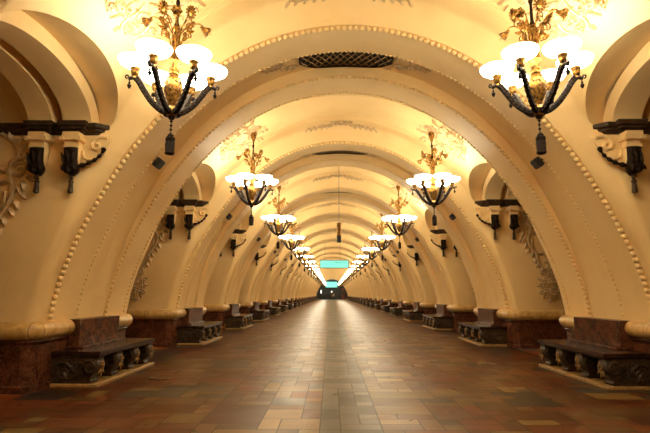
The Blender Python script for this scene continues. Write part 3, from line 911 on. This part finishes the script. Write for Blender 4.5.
# ------------------------------------------------------------------ ventilation grilles in the recess between the ribs
def chp(x, y, l):
    ph = math.acos(max(-1, min(1, x/4.5)))
    lo, hi = 0, PI
    for _ in range(40):
        mid = (lo+hi)/2
        if base_pt(mid, chan(mid))[0] > x: lo = mid
        else: hi = mid
    p = vault_pt((lo+hi)/2, y, 'chan'); n = (Vector((0, p.y, 1))-p).normalized()
    return p + n*l
g = empty('ventilation_grille', (0, 0, 0))
W = .84; HY = .40; N = 24
def gy(x): return HY*max(.12, 1-abs(x/W)**4)**.6      # the far edge bows with the ornament
bm = B()
rows = [[bm.verts.new(chp(-W+2*W*i/N, (-HY if r == 0 else gy(-W+2*W*i/N)), .012)) for i in range(N+1)] for r in (0, 1)]
for i in range(N): bm.faces.new((rows[0][i], rows[0][i+1], rows[1][i+1], rows[1][i]))
bmesh.ops.solidify(bm, geom=bm.faces[:], thickness=.006)
obj('backing', bm, M['black'], g)
bm = B(); d = .135
for sg in (1, -1):
    for i in range(-14, 28):
        x0_ = -W + i*d; pts = []
        for j in range(17):
            yy = -HY + 2*HY*j/16; xx = x0_ + sg*(yy+HY)*.62
            if -W <= xx <= W and yy <= gy(xx): pts.append(chp(xx, yy, .03))
        if len(pts) > 1: tube(bm, pts, .010, 4)
obj('lattice', bm, M['rosette'], g)
bm = B()
tube(bm, [chp(-W+2*W*i/N, -HY, .03) for i in range(N+1)], .018, 6); tube(bm, [chp(-W+2*W*i/N, gy(-W+2*W*i/N), .03) for i in range(N+1)], .018, 6)
for xx in (-W, W): tube(bm, [chp(xx, -HY, .03), chp(xx, gy(xx), .03)], .018, 6)
obj('frame', bm, M['bronze'], g)
for mir in (1, -1):
    bm = B()
    P = lambda u, v, l, mir=mir: chp(mir*(W+.02+u), v, l)
    for (cu, cv, R, a0, tn, fl) in ((.12, .2, .10, PI, 1.3, 1), (.12, -.2, .10, PI, 1.3, -1), (.30, .08, .07, PI, 1.2, -1), (.30, -.1, .07, PI, 1.2, 1)):
        stroke(bm, P, ccurl(cu, cv, R, a0, tn, fl, 18), .017, .02, 5)
    for i in range(10): leaf(bm, P, .02+.045*i, (.25-.03*i)*(1 if i % 2 else -1), (.5 if i % 2 else -.5), .14, .035, .045)
    for i in range(5): leaf(bm, P, .35+.05*i, .03*(1 if i % 2 else -1), (.3 if i % 2 else -.3), .13, .03, .04)
    obj('end_scroll', bm, M['stucco'], g, smooth=60)
for k in range(0, 9):
    t = g if k == 0 else copy_tree(g)
    t.location = (0, bayY(k)+HALF, 0)
    tag(t, 'dark lattice ventilation grille in the recess of the %s double rib' % ORD[k], 'ventilation grille', 'grilles between the ribs')

# small floodlights in the recess of each double rib
def floodlight():
    t = empty('floodlight', (0, 0, 0))
    bm = B(); box(bm, (-.085, -.10, -.05), (.085, .10, .05)); bmesh.ops.bevel(bm, geom=bm.edges[:], offset=.015, segments=2, affect='EDGES')
    for i in range(5): box(bm, (-.075+.035*i, -.09, .05), (-.065+.035*i, .09, .075))
    obj('housing', bm, M['black'], t)
    bm = B(); tube(bm, [(0, -.12, 0), (0, -.12, .09), (0, .12, .09), (0, .12, 0)], .012, 6); tube(bm, [(0, 0, .09), (0, 0, .16)], .015, 6); obj('bracket', bm, M['black'], t)
    bm = B(); box(bm, (-.05, -.07, .15), (.05, .07, .19)); obj('mounting_box', bm, M['plaster'], t, smooth=0)
    return t
f0 = floodlight()
for i, k in enumerate(range(0, 6)):
    for side, sx in (('left', -1), ('right', 1)):
        t = f0 if (k == 0 and sx < 0) else copy_tree(f0)
        ph = phi_of(3.50); p = vault_pt(ph, 0, 'chan'); n_ = (Vector((0, 0, 1))-p).normalized()
        t.location = (sx*(p.x+n_.x*.19), bayY(k)+HALF-.28, p.z+n_.z*.19)
        t.rotation_euler = (0, sx*(PI/2-math.atan2(-n_.z, -n_.x)), 0)
        tag(t, 'small black floodlight in the recess of the %s double rib, %s side' % (ORD[k], side), 'floodlight', 'floodlights between the ribs')

# ------------------------------------------------------------------ single things
t = empty('hanging_sign', (0, 38.0, 0), 'lit cyan direction sign hung across the hall on two wires', 'sign')
bm = B(); box(bm, (-1.17, .02, 3.36), (1.17, .14, 4.03)); bmesh.ops.bevel(bm, geom=bm.edges[:], offset=.015, segments=1, affect='EDGES')
obj('frame', bm, M['steel'], t)
bm = B(); box(bm, (-1.11, .005, 3.42), (1.11, .03, 3.97)); obj('lit_panel', bm, M['cyan'], t, smooth=0)
bm = B(); r2 = random.Random(5)
x = .02
while x < .84:
    wd = r2.uniform(.05, .09); box(bm, (x, -.004, 3.80), (x+wd, .006, 3.80+r2.uniform(.05, .08))); x += wd+.03
x = -.95
while x < .6:
    wd = r2.uniform(.06, .11); box(bm, (x, -.004, 3.66), (x+wd, .006, 3.672)); x += wd+.05
box(bm, (.90, -.004, 3.82), (1.0, .006, 3.85))
vs = [bm.verts.new(p) for p in ((.97, -.004, 3.78), (1.05, -.004, 3.835), (.97, -.004, 3.89))]; bm.faces.new(vs)
mk = emit('teal_lettering', (.03, .32, .30), .5, (.05, .2, .2)); obj('lettering', bm, mk, t, smooth=0)
for xx in (-.75, .45):
    bm = B(); tube(bm, [(xx, .08, 4.02), (xx, .08, 5.62)], .012, 6); obj('suspension_wire', bm, M['steel'], t)

t = empty('hanging_lantern', (0, 15.9, 0), 'narrow brass and black cylinder hung from the vault on a thin rod', 'hanging fitting')
bm = B(); lathe(bm, [(.03, 3.70), (.075, 3.69), (.08, 3.66), (.072, 3.64), (.072, 3.28), (.08, 3.26), (.05, 3.25)], 16); obj('brass_tube', bm, M['gold'], t)
bm = B(); lathe(bm, [(.05, 3.255), (.078, 3.25), (.078, 3.06), (.085, 3.04), (.03, 3.02)], 16); obj('black_head', bm, M['black'], t)
bm = B(); tube(bm, [(0, 0, 3.68), (0, 0, 5.75)], .008, 6); obj('rod', bm, M['steel'], t)

bm = B(); lathe(bm, [(.002, .0005), (.19, .0005), (.19, .010), (.165, .014), (.160, .009), (.002, .009)], 28, cap=False)
o = obj('floor_hatch', bm, M['redmarble'], None); o.location = (-2.92, 7.72, 0); tag(o, 'small round reddish floor hatch beside the nearest left bench', 'floor hatch')

# far end of the hall
ye = YE
bm = B()
for i in range(20):
    a0, a1 = PI*i/20, PI*(i+1)/20
    q = [bm.verts.new((x_, ye+.5, z_)) for x_, z_ in ((2.9*math.cos(a0), 4.55+.85*math.sin(a0)), (2.9*math.cos(a1), 4.55+.85*math.sin(a1)))]
    q2 = [bm.verts.new((v.co.x*.92, ye+.5, 4.55+(v.co.z-4.55)*.7)) for v in q]
    bm.faces.new((q[0], q[1], q2[1], q2[0]))
bmesh.ops.solidify(bm, geom=bm.faces[:], thickness=.1)
t = empty('end_sign', (0, 0, 0), 'bright cyan lit sign over the doors at the far end, under a blue arch', 'sign')
obj('blue_arch', bm, M['blue'], t)
bm = B(); box(bm, (-1.75, ye+.4, 3.25), (1.45, ye+.6, 4.75)); obj('lit_panel', bm, M['cyan'], t, smooth=0)
for xx in (-1.2, .9):
    bm = B(); tube(bm, [(xx, ye+.5, 4.7), (xx, ye+.5, 6.2)], .03, 6); obj('suspension_wire', bm, M['steel'], t)
t = empty('kiosk_stand', (2.95, ye-3, 0), 'tall red information column at the right of the far end', 'information stand')
bm = B(); box(bm, (-.35, -.2, 0), (.35, .2, 3.0)); bmesh.ops.bevel(bm, geom=bm.edges[:], offset=.04, segments=2, affect='EDGES'); obj('column', bm, M['redpanel'], t)
bm = B(); box(bm, (-.25, -.23, 1.2), (.25, -.2, 2.4)); obj('notice_panel', bm, M['dark'], t)
for i, (xx, zz, wd, hh, wh) in enumerate([(-.1, 1.9, .25, .35, 'in the middle'), (-3.0, 1.6, .2, .9, 'at the left')]):
    bm = B(); box(bm, (xx-wd/2, ye+1.5, zz), (xx+wd/2, ye+1.6, zz+hh)); bmesh.ops.bevel(bm, geom=bm.edges[:], offset=.03, segments=2, affect='EDGES')
    o = obj('wall_lamp', bm, M['whitelamp']); tag(o, 'small white lamp glowing in the dark end doorway, %s' % wh, 'lamp')

# people far away
def person(name_label, loc, rz, stride, mat, h=1.74):
    sk = h/1.74
    J = [((0, 0, .96), .135), ((0, 0, 1.12), .13), ((0, .01, 1.30), .155), ((0, .01, 1.42), .13), ((0, .01, 1.50), .055), ((0, .0, 1.58), .062), ((0, -.01, 1.66), .098), ((0, 0, 1.735), .06)]
    Ed = [(i, i+1) for i in range(7)]
    def chain(root, pts):
        prev = root
        for p in pts: J.append(p); Ed.append((prev, len(J)-1)); prev = len(J)-1
    for sg in (-1, 1):
        st = stride*sg
        chain(0, [((.09*sg, -.0, .90), .10), ((.10*sg, -.12*st-.02, .50), .065), ((.10*sg, -.28*st+.06, .10), .045), ((.11*sg, -.28*st-.09, .04), .036)])
        chain(3, [((.17*sg, .01, 1.42), .06), ((.23*sg, .07*st+.02, 1.15), .047), ((.24*sg, .14*st-.06, .92), .036), ((.24*sg, .16*st-.10, .82), .03)])
    me = bpy.data.meshes.new('person'); me.from_pydata([p for p, _ in J], Ed, []); o = bpy.data.objects.new('person', me); COL.objects.link(o)
    md = o.modifiers.new('skin', 'SKIN'); 
    for v, (_, r) in zip(me.skin_vertices[0].data, J): v.radius = (r, r*.8)
    me.skin_vertices[0].data[0].use_root = True
    sb = o.modifiers.new('sub', 'SUBSURF'); sb.levels = 1; sb.render_levels = 1
    dg = bpy.context.evaluated_depsgraph_get(); dg.update()
    nm = bpy.data.meshes.new_from_object(o.evaluated_get(dg)); o.modifiers.clear(); o.data = nm
    nm.materials.clear()
    for q in (mat, M['skin'], M['cloth']): nm.materials.append(q)
    for p in nm.polygons:
        z = p.center.z; p.use_smooth = True
        p.material_index = 1 if (z > 1.50 or (z < .88 and abs(p.center.x) > .19)) else (2 if z < .9 or z < .08 else 0)
    bm = B(); box(bm, (-.001, 0, 0), (0, 0, 0)) if False else None
    lathe(bm, [(.075, 1.60), (.098, 1.66), (.10, 1.71), (.07, 1.755), (.01, 1.77)], 12, Matrix.Translation((0, .025, 0)), cap=True); obj('hair', bm, M['hair'], o)
    bm = B(); blob(bm, (0, -.10, 1.655), Vector((.012, 0, 0)), Vector((0, .02, 0)), Vector((0, 0, .022))); obj('nose', bm, M['skin'], o)
    o.location = loc; o.rotation_euler = (0, 0, rz); o.scale = (sk, sk, sk)
    tag(o, name_label, 'person')
    return o
person('person in dark clothes walking away down the middle of the hall', (-.55, 112, 0), PI, 1, M['cloth'])
person('person in a pale top walking beside the dark-clothed one, far away', (.35, 118, 0), PI, -1, M['cloth2'], 1.68)
person('person in black standing left of the centre at the far end', (-1.6, 126, 0), .3, .2, M['cloth'], 1.8)
